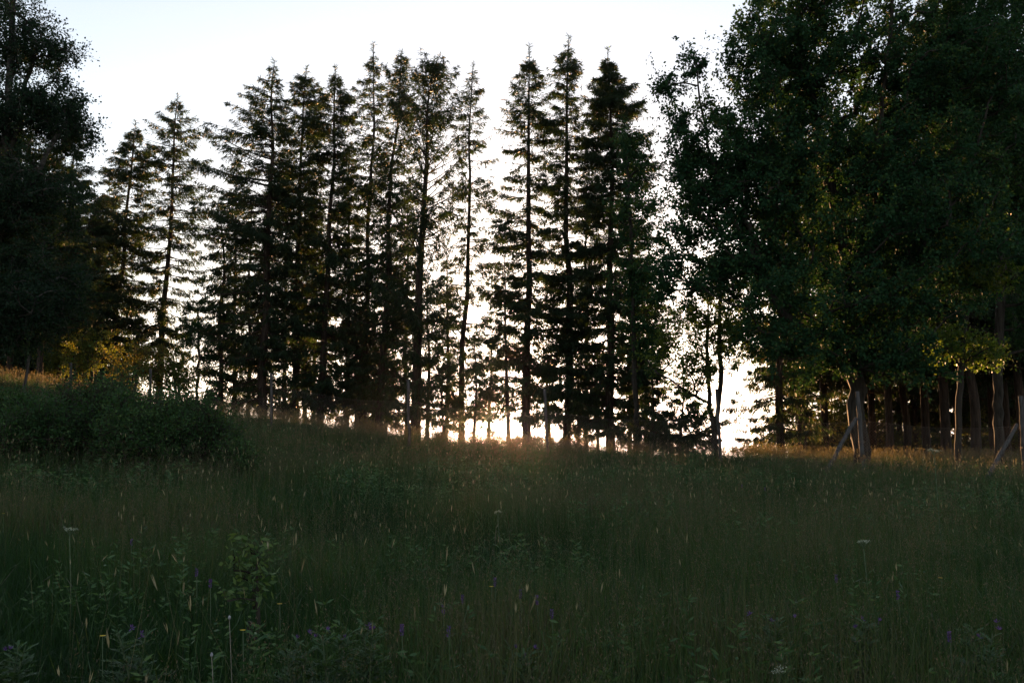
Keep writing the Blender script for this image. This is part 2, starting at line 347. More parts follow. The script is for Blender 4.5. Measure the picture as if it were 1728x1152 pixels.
# dark wood at right and left: three variants, copied
def generic(seed, H, wd, z0, dens, loc, label, group, **kw):
    root = empty('spruce_tree', loc, label, 'tree', group)
    Lf = lambda z, az: wd*(1-max(0, (z-z0))/(H-z0))**0.75+0.1
    spruce_parts(root, np.array([[0, 0, 0], [0.1, 0, H*.5], [0.05, 0.1, H]]), 0.2, Lf, z0, H-0.2, seed=seed, dens=dens, **kw)
    return root
WOODR = [(1790,56),(1352,47),(1388,50),(1470,52),(1496,45),(1527,50),(1561,46),(1592,42),(1612,55),(1643,40),(1672,50),(1694,45),(1722,41),(1760,46),(1800,42),(1470,58),(1545,60),(1625,62),(1705,60)]
WOODL = [(-60,40),(12,42),(66,40),(100,45),(140,48),(-20,50),(40,52),(165,55),(120,58),(80,54),(0,57)]
protos = []
def wood(lst, where_, group, z0s):
    for i, (px, Y) in enumerate(lst):
        x = (px-864)/F*Y*1.0; loc = (x, Y, gz(x, Y)-0.05)
        lab = where_
        if len(protos) < 4:
            k = len(protos); protos.append(generic(100+k, [19, 21, 17.5, 20][k], [2.9, 2.6, 3.1, 2.8][k], [5.2, 5.8, 4.8, 5.4][k], 1.0, loc, lab, group, step=.30, shoot=1.25))
        else: copy_thing(protos[i % 4], loc, i*1.7, lab, group, (0.92+0.05*(i % 4))*(z0s or 1))
wood(WOODR, 'dark straight spruce trunk in the dense wood at the right edge', 'spruces in the dense wood at right', None)
wood(WOODL, 'dark spruce trunk in the wood behind the birch at far left', 'spruces in the wood at far left', 0.62)

BK = [(-30, 47), (15, 49), (60, 48), (105, 50), (1362, 60), (1402, 66), (1440, 61), (1482, 68), (1515, 62), (1550, 70), (1583, 63), (1640, 66), (1682, 61), (1722, 66), (1765, 60), (30, 56), (85, 60), (135, 62)]  # leading left entries added to shade the sunlit crest grass
yp = None
for i, (px, Y) in enumerate(BK):
    x = (px-864)/F*Y; loc = (x, Y, gz(x, Y)-.1)
    lab = 'dark young spruce low at the back of the wood '+('at right' if px > 900 else 'at left'); grp = 'young spruces at the back of the wood '+('at right' if px > 900 else 'at left')
    if yp is None: yp = generic(301, 9.0, 2.2, 0.7, 1.1, loc, lab, grp, step=.26, shoot=1.4, keep=.9)
    else: copy_thing(yp, loc, i*2.1, lab, grp, 0.8+.09*(i % 5))

# ------------------------------------------------------------------ broadleaf trees
def broadleaf(name, label, cat, base, trunkpts, blobs, nclump, per, leaf, mats, group=None, crad=0.6, seed=1, r_tip=0.006, upw=0.35, tintb=0.4, stems=None, keepn=0.0, asp=0.62):
    """trunkpts world polyline(s); blobs (cx,cy,cz,rx,ry,rz) world"""
    r = np.random.default_rng(seed)
    root = empty(name, base, label, cat, group); B0 = np.array(base)
    nodes = []; par = []; thick = []
    for tp in trunkpts:
        tp = np.array(tp); d = np.linalg.norm(np.diff(tp, axis=0), axis=1).sum(); n = max(3, int(d/0.4))
        tt = np.linspace(0, len(tp)-1, n); P = np.stack([np.interp(tt, range(len(tp)), tp[:, c]) for c in range(3)], 1)
        P[1:-1] += r.normal(size=(n-2, 3))*0.03
        start = len(nodes)
        if start: 
            dd = np.linalg.norm(np.array(nodes)-P[0], axis=1); pi = int(dd.argmin())
        else: pi = -1
        for i in range(n): nodes.append(P[i]); par.append(pi if i == 0 else len(nodes)-2)
    vol = np.array([b[3]*b[4]*b[5] for b in blobs]); pr_ = vol/vol.sum()
    cs = []
    while len(cs) < nclump:
        b = blobs[len(cs)//5] if len(cs) < 5*len(blobs) and nclump > 200 else blobs[r.choice(len(blobs), p=pr_)]
        v = r.normal(size=3); v /= np.linalg.norm(v); v *= r.random()**(1/2.2)
        c = np.array([b[0]+v[0]*b[3], b[1]+v[1]*b[4], b[2]+v[2]*b[5]])
        if keepn and vnoise(c[0]*0.9+seed, c[2]*0.9+c[1]*.5) < keepn: continue
        cs.append(c)
    tc = np.array(nodes[-1]); cs.sort(key=lambda c: min(np.linalg.norm(np.array(nodes[:60])-c, axis=1)))
    ntr = len(nodes)
    tips = []
    for c in cs:
        N = np.array(nodes); dv = c-N; dist = np.linalg.norm(dv, axis=1)
        pen = dist+np.clip(-dv[:, 2]+0.15*dist, 0, None)*1.0 + np.where(np.arange(len(N)) < 3, 5, 0)
        k = int(pen.argmin()); d = dist[k]; n = max(2, int(d/0.45)); pi = k
        sag = np.array([0, 0, 1])*d*0.10*r.uniform(0.2, 1.6); jit = r.normal(size=3)*0.06*d
        for i in range(1, n+1):
            t = i/n; p = N[k]+(c-N[k])*t+(sag+jit)*math.sin(PI*t)
            nodes.append(p); par.append(pi); pi = len(nodes)-1
        tips.append(pi)
    N = np.array(nodes); nn = len(N); A = np.zeros(nn)
    for t in tips: A[t] += (r_tip*2.2)**2.5
    for i in range(nn-1, 0, -1):
        if par[i] >= 0 and A[i] > 0: A[par[i]] += A[i]
    R = A**0.4; R = np.maximum(R, r_tip)
    B = Tub(); kids = [[] for _ in range(nn)]
    for i in range(1, nn):
        if par[i] >= 0: kids[par[i]].append(i)
    starts = [0]
    while starts:
        s0 = starts.pop(); ch = [s0]; cur = s0
        while kids[cur]:
            ks = sorted(kids[cur], key=lambda q: -R[q]); starts += ks[1:]; cur = ks[0]; ch.append(cur)
        if par[s0] >= 0: ch = [par[s0]]+ch; rr = R[ch].copy(); rr[0] = rr[1]*1.2
        else: rr = R[ch].copy()
        if len(ch) < 2: continue
        B.add(N[ch]-B0, rr, 10 if rr.max() > .08 else (6 if rr.max() > .02 else 3), cap=False, wob=.06 if rr.max() > .04 else 0)
    # root flare
    B.add([N[0]-B0-np.array([0, 0, .3]), N[0]-B0+np.array([0, 0, .35])], [R[0]*1.35, R[1]*1.02], 9)
    Fo = Fol(); TW = B; tws = min(1, crad/0.5)
    for ti in tips:
        c = N[ti]; out = c-N[par[ti]]; out = out/(np.linalg.norm(out)+1e-9)
        nt_ = 6
        ctint = r.normal()*0.12
        for k in range(nt_):
            d = unit(out*0.6+r.normal(size=3)*0.75+np.array([0, 0, upw])); L = crad*r.uniform(0.5, 1.3)
            st = c-out*crad*r.random()*0.7
            bend = r.normal(size=3)*0.2+np.array([0, 0, -0.25 if upw < .2 else 0.05])
            s = np.linspace(0, 1, 4)[:, None]; pts = st+d*L*s+bend*L*s*s
            TW.add(pts-B0, np.array([0.007, 0.005, 0.004, 0.002])*tws, 3, cap=False)
            n = max(3, int(per/nt_*r.uniform(0.6, 1.4))); ss = (0.15+0.85*r.random(n))[:, None]
            P = st+d*L*ss+bend*L*ss*ss+r.normal(size=(n, 3))*0.06*tws
            D = unit(d*0.5+r.normal(size=(n, 3))*0.7-np.array([0, 0, 0.35]))
            sz = leaf*r.uniform(0.6, 1.25, n)
            up = np.array([0, 0, 1.0])+r.normal(size=(n, 3))*0.7
            tint = np.clip(tintb+ctint+0.18*r.normal(size=n), 0, 1)
            Fo.add(P-B0, D*sz[:, None], sz*asp, tint, side=np.cross(D, up)+1e-4)
    B.build('trunk', mats[0], root); Fo.build('crown', mats[1], root)
    return root

def blob(px, py, Y, rx, rz, ry):   # px radii in photo pixels, depth radius in m
    p = at(px, py, Y); s = Y/F; return (p[0], p[1], p[2], rx*s, ry, rz*s)
def gp(px, Y):
    x = (px-864)/F*Y; return np.array([x, Y, gz(x, Y)])

# big maple right
Y = 28; b0 = gp(1447, Y)
broadleaf('maple_tree', 'huge dark maple whose crown fills the upper right, thick limb reaching left', 'tree', b0,
  [[b0, at(1446, 680, Y), at(1440, 610, Y), at(1432, 560, Y)],
   [at(1440, 620, Y), at(1405, 590, Y-.2), at(1370, 562, Y-.4), at(1320, 528, Y-.6), at(1290, 470, Y-.6), at(1265, 380, Y-.5)],
   [at(1432, 560, Y), at(1428, 440, Y+.3), at(1400, 300, Y+.4), at(1375, 200, Y+.3), at(1350, 80, Y+.3), at(1340, -100, Y)],
   [at(1430, 540, Y), at(1475, 380, Y-.5), at(1480, 250, Y-.7), at(1500, 80, Y-.8), at(1520, -150, Y)],
   [at(1436, 580, Y), at(1530, 450, Y-.8), at(1620, 330, Y-1), at(1680, 150, Y-1)],
   [at(1428, 480, Y), at(1350, 400, Y-.5), at(1300, 280, Y-.8), at(1260, 160, Y-.8)],
   [at(1290, 470, Y-.6), at(1230, 360, Y-.6), at(1190, 230, Y-.4), at(1170, 95, Y-.3)],
   [at(1290, 470, Y-.6), at(1200, 410, Y-1), at(1130, 310, Y-1)],
   [at(1440, 600, Y), at(1500, 585, Y-1), at(1570, 590, Y-1.6)]],
  [blob(1300, 120, Y, 85, 150, 2.2), blob(1230, 250, Y, 120, 90, 1.8), blob(1262, 130, Y, 42, 120, 1.2), blob(1275, 330, Y, 70, 110, 1.5), blob(1290, 470, Y, 70, 50, 1.2), blob(1180, 330, Y, 80, 90, 1.5), blob(1210, 430, Y, 95, 60, 1.6), blob(1400, 60, Y, 150, 190, 2.6),
   blob(1380, 320, Y, 170, 170, 2.8), blob(1560, 150, Y, 170, 230, 2.8), blob(1345, 120, Y-.6, 80, 120, 1.5), blob(1650, 100, Y+1, 120, 200, 2.5), blob(1560, 400, Y-1, 170, 160, 2.8), blob(1400, 520, Y-1, 170, 70, 2.2), blob(1480, 590, Y-1, 110, 50, 1.6), blob(1340, 590, Y-1, 70, 42, 1.3), blob(1400, 615, Y-1, 70, 36, 1.2), blob(1530, 615, Y-1, 80, 40, 1.4), blob(1170, 110, Y, 13, 50, .35), blob(1140, 200, Y, 38, 40, .8), blob(1122, 155, Y, 16, 24, .35),
   blob(1160, 300, Y, 55, 70, 1.2), blob(1140, 390, Y, 36, 50, 1.0), blob(1200, 300, Y, 70, 120, 1.5), blob(1270, 430, Y, 90, 60, 1.5), blob(1185, 480, Y, 95, 48, 1.4), blob(1280, 560, Y-.5, 50, 36, 1.0), blob(1120, 470, Y, 30, 40, .8), blob(1400,-130, Y, 200, 120, 2.5)],
  1650, 165, 0.105, (M_dbark, M_leaf), crad=0.58, seed=3, r_tip=0.0055)
# lower light green foliage in front of the cone-topped spruce
Y = 37; b0 = gp(1075, Y)
broadleaf('maple_sapling', 'light-leaved young maple growing in front of the cone-topped spruce', 'tree', b0,
  [[b0, at(1072, 640, Y), at(1066, 450, Y), at(1058, 260, Y)]],
  [blob(1066, 260, Y, 34, 60, 1), blob(1068, 370, Y, 44, 70, 1.2), blob(1078, 480, Y, 58, 60, 1.3), blob(1092, 590, Y, 50, 60, 1.3)],
  150, 100, 0.11, (M_dbark, M_leaf), crad=0.5, seed=6, tintb=.55)
# double stem
Y = 33; b0 = gp(1206, Y)
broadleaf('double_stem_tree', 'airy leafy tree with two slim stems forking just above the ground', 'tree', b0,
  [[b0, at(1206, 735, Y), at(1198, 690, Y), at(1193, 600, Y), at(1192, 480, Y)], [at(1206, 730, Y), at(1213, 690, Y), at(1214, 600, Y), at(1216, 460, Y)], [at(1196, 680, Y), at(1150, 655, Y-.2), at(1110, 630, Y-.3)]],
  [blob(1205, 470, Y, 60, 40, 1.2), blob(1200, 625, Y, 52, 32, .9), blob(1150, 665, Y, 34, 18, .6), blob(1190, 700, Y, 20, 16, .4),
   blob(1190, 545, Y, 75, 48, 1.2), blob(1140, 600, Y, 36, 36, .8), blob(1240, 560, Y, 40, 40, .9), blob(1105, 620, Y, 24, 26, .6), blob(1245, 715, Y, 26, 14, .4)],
  190, 85, 0.095, (M_dbark, M_sunlit), crad=0.44, seed=8, tintb=.5, upw=.5)
# maple further right; its sunlit boughs are an added tree in brighter leaves
Y = 31; b0 = gp(1680, Y)
broadleaf('maple_tree', 'second dark maple cut off by the right picture edge', 'tree', b0,
  [[b0, at(1684, 650, Y), at(1690, 450, Y), at(1700, 200, Y)], [at(1686, 620, Y), at(1640, 590, Y-.4), at(1600, 570, Y-.8)]],
  [blob(1740, 300, Y, 110, 200, 2.2), blob(1700, 60, Y, 110, 150, 2.2), blob(1780, 520, Y, 80, 90, 2)],
  400, 140, 0.11, (M_dbark, M_leaf), crad=0.6, seed=9, tintb=.6)
Y = 29; b0 = gp(1612, Y)
broadleaf('sunlit_bough_tree', 'slim tree added for the sunlit yellow-green leaves in the dark wood at right', 'tree', b0,
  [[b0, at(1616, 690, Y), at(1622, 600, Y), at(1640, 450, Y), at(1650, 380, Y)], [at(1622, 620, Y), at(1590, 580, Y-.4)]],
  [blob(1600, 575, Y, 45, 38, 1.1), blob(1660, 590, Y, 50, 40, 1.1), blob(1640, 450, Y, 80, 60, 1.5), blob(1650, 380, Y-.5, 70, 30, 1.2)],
  120, 100, 0.11, (M_dbark, M_sunlit), crad=0.5, seed=19, tintb=.5, keepn=.3)
# birch left
Y = 24; b0 = gp(-20, Y)
broadleaf('birch_tree', 'large dark birch with fine drooping leaves filling the upper left corner', 'tree', b0,
  [[b0, at(-10, 450, Y), at(10, 250, Y), at(20, 50, Y), at(20, -150, Y)], [at(-5, 400, Y), at(60, 300, Y-.3), at(110, 210, Y-.3)], [at(5, 330, Y), at(40, 150, Y+.3), at(70, 60, Y)]],
  [blob(30, 60, Y, 80, 70, 1.8), blob(10, -80, Y, 60, 110, 1.6), blob(60, 190, Y, 88, 75, 1.8), blob(120, 210, Y, 48, 24, .8), blob(40, 340, Y, 100, 90, 2), blob(50, 480, Y, 92, 90, 2), blob(-80, 300, Y, 100, 250, 2), blob(115, 110, Y, 22, 40, .6), blob(10,560,Y,90,40,1.6)],
  900, 210, 0.062, (M_birchbark, M_birch), crad=0.5, seed=11, upw=.15, asp=.75)
# small trees by the crest, left: yellow lit
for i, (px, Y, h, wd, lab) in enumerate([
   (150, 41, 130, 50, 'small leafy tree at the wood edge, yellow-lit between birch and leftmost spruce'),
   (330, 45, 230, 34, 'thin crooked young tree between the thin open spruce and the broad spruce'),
   (225, 40, 110, 55, 'low russet-lit tree below the leftmost spruce'),
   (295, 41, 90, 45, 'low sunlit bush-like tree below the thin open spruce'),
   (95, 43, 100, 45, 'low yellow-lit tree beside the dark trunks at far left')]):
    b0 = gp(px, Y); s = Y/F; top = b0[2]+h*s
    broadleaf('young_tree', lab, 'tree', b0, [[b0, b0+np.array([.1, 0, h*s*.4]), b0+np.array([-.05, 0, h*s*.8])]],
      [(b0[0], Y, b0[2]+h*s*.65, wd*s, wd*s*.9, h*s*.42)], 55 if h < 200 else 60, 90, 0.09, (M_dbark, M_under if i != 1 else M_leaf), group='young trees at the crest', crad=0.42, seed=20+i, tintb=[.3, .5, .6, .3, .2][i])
# undergrowth beyond on the right
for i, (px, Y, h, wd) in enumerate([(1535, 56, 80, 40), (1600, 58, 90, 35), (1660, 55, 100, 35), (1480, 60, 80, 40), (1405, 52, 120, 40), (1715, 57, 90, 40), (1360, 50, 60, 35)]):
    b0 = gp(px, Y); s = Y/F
    broadleaf('undergrowth_bush', ['sunlit bush glowing between the first trunks right of the braced post', 'sunlit bush between the two thickest wood trunks', 'tall yellow-lit bush left of the corner post brace', 'low bush behind the braced post', 'russet-lit bush left of the huge maple trunk', 'bush behind the corner post at far right', 'low bush beside the dark-trunked spruce'][i], 'bush', b0,
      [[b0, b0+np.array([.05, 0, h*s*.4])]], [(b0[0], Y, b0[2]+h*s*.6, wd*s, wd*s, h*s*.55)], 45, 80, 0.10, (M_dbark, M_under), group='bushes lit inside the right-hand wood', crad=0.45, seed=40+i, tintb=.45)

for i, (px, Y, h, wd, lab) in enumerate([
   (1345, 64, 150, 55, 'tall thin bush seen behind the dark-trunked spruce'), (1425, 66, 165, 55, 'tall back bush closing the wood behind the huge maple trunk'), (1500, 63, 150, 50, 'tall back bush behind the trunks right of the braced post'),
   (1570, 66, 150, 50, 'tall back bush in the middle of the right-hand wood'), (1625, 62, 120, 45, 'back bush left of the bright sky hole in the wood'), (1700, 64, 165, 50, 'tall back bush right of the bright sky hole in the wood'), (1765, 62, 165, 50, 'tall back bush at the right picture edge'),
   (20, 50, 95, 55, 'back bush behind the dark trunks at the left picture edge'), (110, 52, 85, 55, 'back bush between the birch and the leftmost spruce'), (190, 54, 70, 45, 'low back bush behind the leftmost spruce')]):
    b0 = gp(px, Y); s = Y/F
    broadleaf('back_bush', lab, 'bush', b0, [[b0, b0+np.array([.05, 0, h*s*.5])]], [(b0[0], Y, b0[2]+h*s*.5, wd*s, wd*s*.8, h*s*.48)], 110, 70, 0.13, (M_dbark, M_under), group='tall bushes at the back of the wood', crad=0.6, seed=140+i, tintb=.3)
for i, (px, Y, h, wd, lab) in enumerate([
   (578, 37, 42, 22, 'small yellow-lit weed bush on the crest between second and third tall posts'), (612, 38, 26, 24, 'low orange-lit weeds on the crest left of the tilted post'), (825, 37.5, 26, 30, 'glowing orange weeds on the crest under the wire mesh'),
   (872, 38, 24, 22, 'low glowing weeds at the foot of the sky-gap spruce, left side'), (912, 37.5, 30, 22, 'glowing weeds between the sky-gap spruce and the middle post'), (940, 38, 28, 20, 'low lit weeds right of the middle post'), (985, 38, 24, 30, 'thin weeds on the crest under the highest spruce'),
   (1075, 36.5, 30, 36, 'dark weed clump on the crest right of the cone-topped spruce'), (1262, 38, 22, 26, 'low lit weeds in the bright gap left of the dark-trunked spruce'), (1300, 39, 34, 26, 'orange-lit weeds at the foot of the dark-trunked spruce'), (745, 37, 22, 22, 'sparse weeds on the crest right of the thick-trunked spruce')]):
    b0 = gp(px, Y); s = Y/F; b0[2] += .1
    broadleaf('weed_clump', lab, 'weeds', b0, [[b0, b0+np.array([.02, 0, h*s*.4])]], [(b0[0], Y, b0[2]+h*s*.5, wd*s, wd*s, h*s*.5)], 26, 50, 0.06, (M_dbark, M_under), group='weed clumps along the crest', crad=0.28, seed=170+i, tintb=.7, upw=1, r_tip=.002)  # weeds added for the orange glow along the crest, leaf tint warmed

# ------------------------------------------------------------------ shrubs in the meadow at left
SH = [(60, 15.5, 140, 75, 'leafy shrub at the far left of the meadow shrubs'), (150, 16.5, 158, 75, 'low dark green shrub, second from left in the meadow thicket'), (240, 15.5, 168, 80, 'dense shrub in the middle of the meadow thicket'), (312, 16.5, 150, 68, 'rounded dark shrub at the right end of the meadow thicket'), (368, 17.5, 92, 40, 'small loose shrub trailing off at the right end of the thicket'), (400, 16, 60, 26, 'lowest sprig-like shrub right of the thicket'), (205, 19, 150, 65, 'shrub at the back of the meadow thicket'), (325, 20, 125, 50, 'shrub with pale lit shoot tips behind the right end of the thicket'), (10, 17.5, 130, 65, 'shrub with grey-green shoots at the left picture edge')]
for i, (px, Y, h, wd, lab) in enumerate(SH):
    b0 = gp(px, Y); s = Y/F
    st = [[b0+np.array([dx*.3, dy*.3, 0]), b0+np.array([dx, dy, h*s*.5])] for dx, dy in [(0, 0), (.35, .1), (-.35, .1), (.1, -.3), (-.1, .35)]]
    broadleaf('willow_shrub', lab, 'shrub', b0, st, [(b0[0], Y, b0[2]+h*s*.42, wd*s, wd*s*.9, h*s*.5)], 150, 90, 0.055, (M_dbark, M_shrub), group='shrubs in the meadow thicket', crad=[.36, .46, .32, .48, .4, .34, .5, .42, .36][i % 9], seed=60+i, upw=.9, r_tip=.003, asp=.45, tintb=.35+.05*(i % 3))

# ------------------------------------------------------------------ fence
fence = empty('wire_fence', gp(922, 31), 'old wooden-post wire mesh fence running along the top of the meadow', 'fence')
F0 = np.array(fence.location)
POSTS = [(42, 24.5, 600, 676, -8), (121, 26, 612, 672, 2), (254, 28, 622, 668, 0), (459, 29, 630, 718, 1), (691, 28, 640, 760, 3), (922, 30, 656, 752, 4), (1212, 29, 656, 766, 4), (1450, 25, 660, 790, 4), (1722, 24.5, 668, 790, 0), (1990, 24, 668, 790, 0)]
ptops = []
for i, (px, Y, ty, by, lean) in enumerate(POSTS):
    g = gp(px+lean*.8, Y); tp = at(px-lean*.8, ty, Y)
    T = Tub(); n = 9; s = np.linspace(0, 1, n)[:, None]; pts = g+(tp-g)*s-np.array([0, 0, .3])*(1-s)
    rr = [0.04, .04, .04, .045, .048, .05, .05, .062, .065, .065][i]
    pts[1:-1] += rng.normal(size=(n-2, 3))*0.008
    T.add(pts-F0, np.linspace(rr, rr*.86, n), 10, wob=.12)
    po = T.build('post', M_wood, fence)
    ptops.append((g, tp))
    if i in (7, 8):
        bt = at([0]*7 and 0, 0, 1) if False else None
        e0 = at([1444, 1716][i-7], [706, 716][i-7], Y); fx = [1372, 1640][i-7]; e1 = gp(fx, Y-1.2)-np.array([0, 0, .15])
        Bz = Tub(); s = np.linspace(0, 1, 8)[:, None]; pp = e1+(e0-e1)*s+rng.normal(size=(8, 3))*0.006
        Bz.add(pp-F0, np.linspace(.055, .05, 8), 9, wob=.12); Bz.build('brace', M_wood, fence)
        K = Tub()
        for hh in (.42, .44):
            c = g+(tp-g)*hh; a_ = np.linspace(0, 2*PI, 13); K.add(np.stack([c[0]+np.cos(a_)*(rr+.006), c[1]+np.sin(a_)*(rr+.006), np.full(13, c[2])], 1)-F0, .004, 4, cap=False)
        for sgx in (-1, 1):
            c = g+(tp-g)*.43+np.array([sgx*rr*.8, -rr*.75, 0]); K.add([c-F0-np.array([0, .012, 0]), c-F0+np.array([0, .012, 0])], .014, 6)
        K.build('wire_clip', M_wire, fence)
for i in range(len(POSTS)-1):
    g0, t0 = ptops[i]; g1, t1 = ptops[i+1]
    T = Tub(); Wd = np.linalg.norm(g1-g0); Hm = 1.45 if i >= 3 else 1.1
    st = 0.075
    def mp(s, h):
        a = g0+(g1-g0)*s/Wd; base = a.copy(); base[2] = gz(a[0], a[1])+0.06
        sag = 0.12*math.sin(PI*s/Wd)*(h/Hm)
        base[2] += h-sag; return base-F0
    k = -Hm
    while k < Wd:
        for sg in (1, -1):
            s0, s1 = (k, k+Hm)
            h0, h1 = (0, Hm) if sg > 0 else (Hm, 0)
            if s0 < 0: h0 += (h1-h0)*(-s0)/Hm; s0 = 0
            if s1 > Wd: h1 = h0+(h1-h0)*(Wd-s0)/(s1-s0); s1 = Wd
            if s1-s0 > .02: T.add([mp(s0, h0), mp(s1, h1)], 0.0016, 3, cap=False)
        k += st
    for h in (0, Hm): T.add([mp(q*Wd, h) for q in np.linspace(0, 1, 12)], 0.002, 3, cap=False)
    T.build('wire_mesh', M_wire, fence, smooth=False)

# ------------------------------------------------------------------ grass
def scatter(n, y0, y1, power=1.0, pad=2.5):
    """uniform in the wedge seen by the camera"""
    u = rng.random(n); y = np.sqrt(y0*y0+(y1*y1-y0*y0)*u) if power == 1 else y0+(y1-y0)*u**power
    x = (rng.random(n)*2-1)*(0.56*y+pad)
    return x, y
def in_thicket(x, y):
    m = np.zeros(len(x), bool)
    for px, Y, h, wd, lab in SH:
        cx = (px-864)/F*Y; m |= ((x-cx)**2+(y-Y)**2) < (wd*Y/F*0.45)**2
    return m
def patch(x, y):
    a = vnoise(x*0.55+5, y*0.38+2); b = vnoise(x*1.7+20, y*1.1+11); c = vnoise(x*0.18+31, y*0.16+7)
    return np.clip(0.5*a+0.25*b+0.35*c, 0, 1)
GV = []; GF = []; GT = []; gn = 0
def blades(x, y, h, wd, lean, tint, nseg=3):
    global gn
    n = len(x); z = ground(x, y)-0.02; az = rng.random(n)*2*PI; ld = np.stack([np.cos(az), np.sin(az)], 1)
    ph = rng.random(n)*2*PI; wv = np.stack([np.cos(ph), np.sin(ph)], 1)
    vs = []
    for i in range(nseg+1):
        t = i/nseg; off = lean*h*t**1.8
        c = np.stack([x+ld[:, 0]*off, y+ld[:, 1]*off, z+h*t*(1-0.25*np.clip(lean, 0, 1.5)*t)], 1)
        if i < nseg:
            ww = (wd*(1-0.65*t)*0.5)[:, None]*np.concatenate([wv, np.zeros((n, 1))], 1)
            vs += [c-ww, c+ww]
        else: vs.append(c)
    k = 2*nseg+1; V = np.stack(vs, 1).reshape(-1, 3); b = np.arange(n)[:, None]*k+gn
    for i in range(nseg-1): 
        GF.append(b+np.array([2*i, 2*i+1, 2*i+3, 2*i+2]))
    GF.append(b+np.array([2*nseg-2, 2*nseg-1, 2*nseg]))
    GV.append(V); GT.append(np.repeat(tint, k)); gn += n*k
    return c
def grass_layer(n, y0, y1, wmin, wmax, hm, nseg):
    x, y = scatter(n, y0, y1); k = ~in_thicket(x, y); x = x[k]; y = y[k]; n = len(x)
    p = patch(x, y); hh = hm*(0.35+1.2*p)*rng.uniform(0.5, 1.2, n)
    t = np.clip((p-.56)*1.4+.26+rng.normal(size=n)*0.14, 0, 0.8)
    blades(x, y, hh, rng.uniform(wmin, wmax, n), np.abs(rng.normal(size=n))*0.5*(0.5+1.2*vnoise(x*.8+3, y*.8)), t, nseg)
grass_layer(130000, 2.6, 9, .003, .008, .45, 3)
grass_layer(150000, 9, 18, .005, .012, .45, 2)
grass_layer(140000, 18, 32, .008, .018, .45, 2)
grass_layer(110000, 31, 45, .010, .020, .45, 2)
q = [f for f in GF if f.shape[1] == 4]; t3 = [f for f in GF if f.shape[1] == 3]
tag(mesh_np('grass', np.concatenate(GV), [np.concatenate(q), np.concatenate(t3)], M_grass, tint=np.concatenate(GT)), 'dark green unmown meadow grass covering the slope', 'grass', kind='stuff')

# panicle grasses: thin stalk and a loose brownish head
def panicles(n, y0, y1, grain, ng, hm):
    x, y = scatter(n, y0, y1); p = patch(x, y); k = (~in_thicket(x, y)) & (p+rng.normal(size=n)*.06 > np.where(y > 30, 0.3, 0.56)); x = x[k]; y = y[k]; n = len(x)
    h = hm*rng.uniform(0.7, 1.25, n); z = ground(x, y); az = rng.random(n)*2*PI; ln = np.abs(rng.normal(size=n))*0.12*h
    top = np.stack([x+np.cos(az)*ln, y+np.sin(az)*ln, z+h], 1); base = np.stack([x, y, z], 1)
    Fo.add(base, top-base, 0.35*grain+0.001, 0.6+0.15*rng.random(n))
    hl = 0.16*rng.uniform(0.6, 1.4, n)
    for g in range(ng):
        u = rng.random(n); r_ = 0.045*(1-0.7*u)*rng.uniform(.2, 1, n); a = rng.random(n)*2*PI
        c = top+np.stack([np.cos(a)*r_, np.sin(a)*r_, (u-0.7)*hl], 1)
        Fo.add(c, unit(rng.normal(size=(n, 3))*0.5+np.array([0, 0, .8]))*(grain*4.5), grain, np.clip(0.8+0.12*rng.normal(size=n), 0, 1))
Fo = Fol()
panicles(9000, 2.8, 9, .0030, 16, .62)
panicles(16000, 9, 18, .0045, 12, .60)
panicles(20000, 18, 32, .008, 9, .58)
panicles(22000, 31, 45, .010, 9, .58)
tag(Fo.build('panicle_grass', M_grass), 'brownish loose-headed bent grass standing through the meadow', 'grass', kind='stuff')

# pale spike heads (timothy and dry stalks)
Fo = Fol()
def spikes(n, y0, y1, w_):
    x, y = scatter(n, y0, y1); k = ~in_thicket(x, y); x = x[k]; y = y[k]; n = len(x)
    # loose groups
    k = vnoise(x*0.9+50, y*0.7+9)+rng.normal(size=n)*.1 > 0.48; x = x[k]; y = y[k]; n = len(x)
    h = rng.uniform(.55, .88, n); z = ground(x, y); az = rng.random(n)*2*PI; ln = np.abs(rng.normal(size=n))*0.28*h
    base = np.stack([x, y, z], 1); top = np.stack([x+np.cos(az)*ln, y+np.sin(az)*ln, z+h], 1); d = unit(top-base)
    Fo.add(base, top-base, w_*.35, 0.1+0.3*rng.random(n))
    L = rng.uniform(.03, .075, n)[:, None]
    for k in range(3): Fo.add(top-d*0.01, d*L+rng.normal(size=(n, 3))*0.004, w_*rng.uniform(.8, 1.3, n), np.clip(0.6+.3*rng.normal(size=n), 0, 1))
spikes(700, 3, 9, .005); spikes(1900, 9, 18, .008); spikes(1700, 18, 34, .013)
tag(Fo.build('seed_head_grass', M_seed), 'pale straw-coloured grass spikes dotted through the meadow', 'grass', kind='stuff')

# broad herb leaves mixed in: ground cover
Fo = Fol()
def herbs(n, y0, y1, size):
    x, y = scatter(n, y0, y1); k = (~in_thicket(x, y)) & (vnoise(x*0.8+77, y*0.6+13) > 0.55); x = x[k]; y = y[k]; n = len(x)
    z = ground(x, y); h = rng.uniform(.2, .55, n)
    base = np.stack([x, y, z], 1); Fo.add(base, np.stack([rng.normal(size=n)*.04, rng.normal(size=n)*.04, h], 1), .006, .2)
    for g in range(14):
        a = rng.random(n)*2*PI; u = rng.uniform(.35, 1, n)
        c = base+np.stack([0*h, 0*h, h*u], 1); d = np.stack([np.cos(a), np.sin(a), rng.uniform(-.1, .7, n)], 1)
        Fo.add(c, d*size*rng.uniform(.6, 1.3, n)[:, None], size*.28, np.clip(.35+.25*rng.normal(size=n), 0, 1), side=np.cross(d, np.array([0, 0, 1.0])+rng.normal(size=(n, 3))*.4))
_keep = Fo; Fo = Fol()
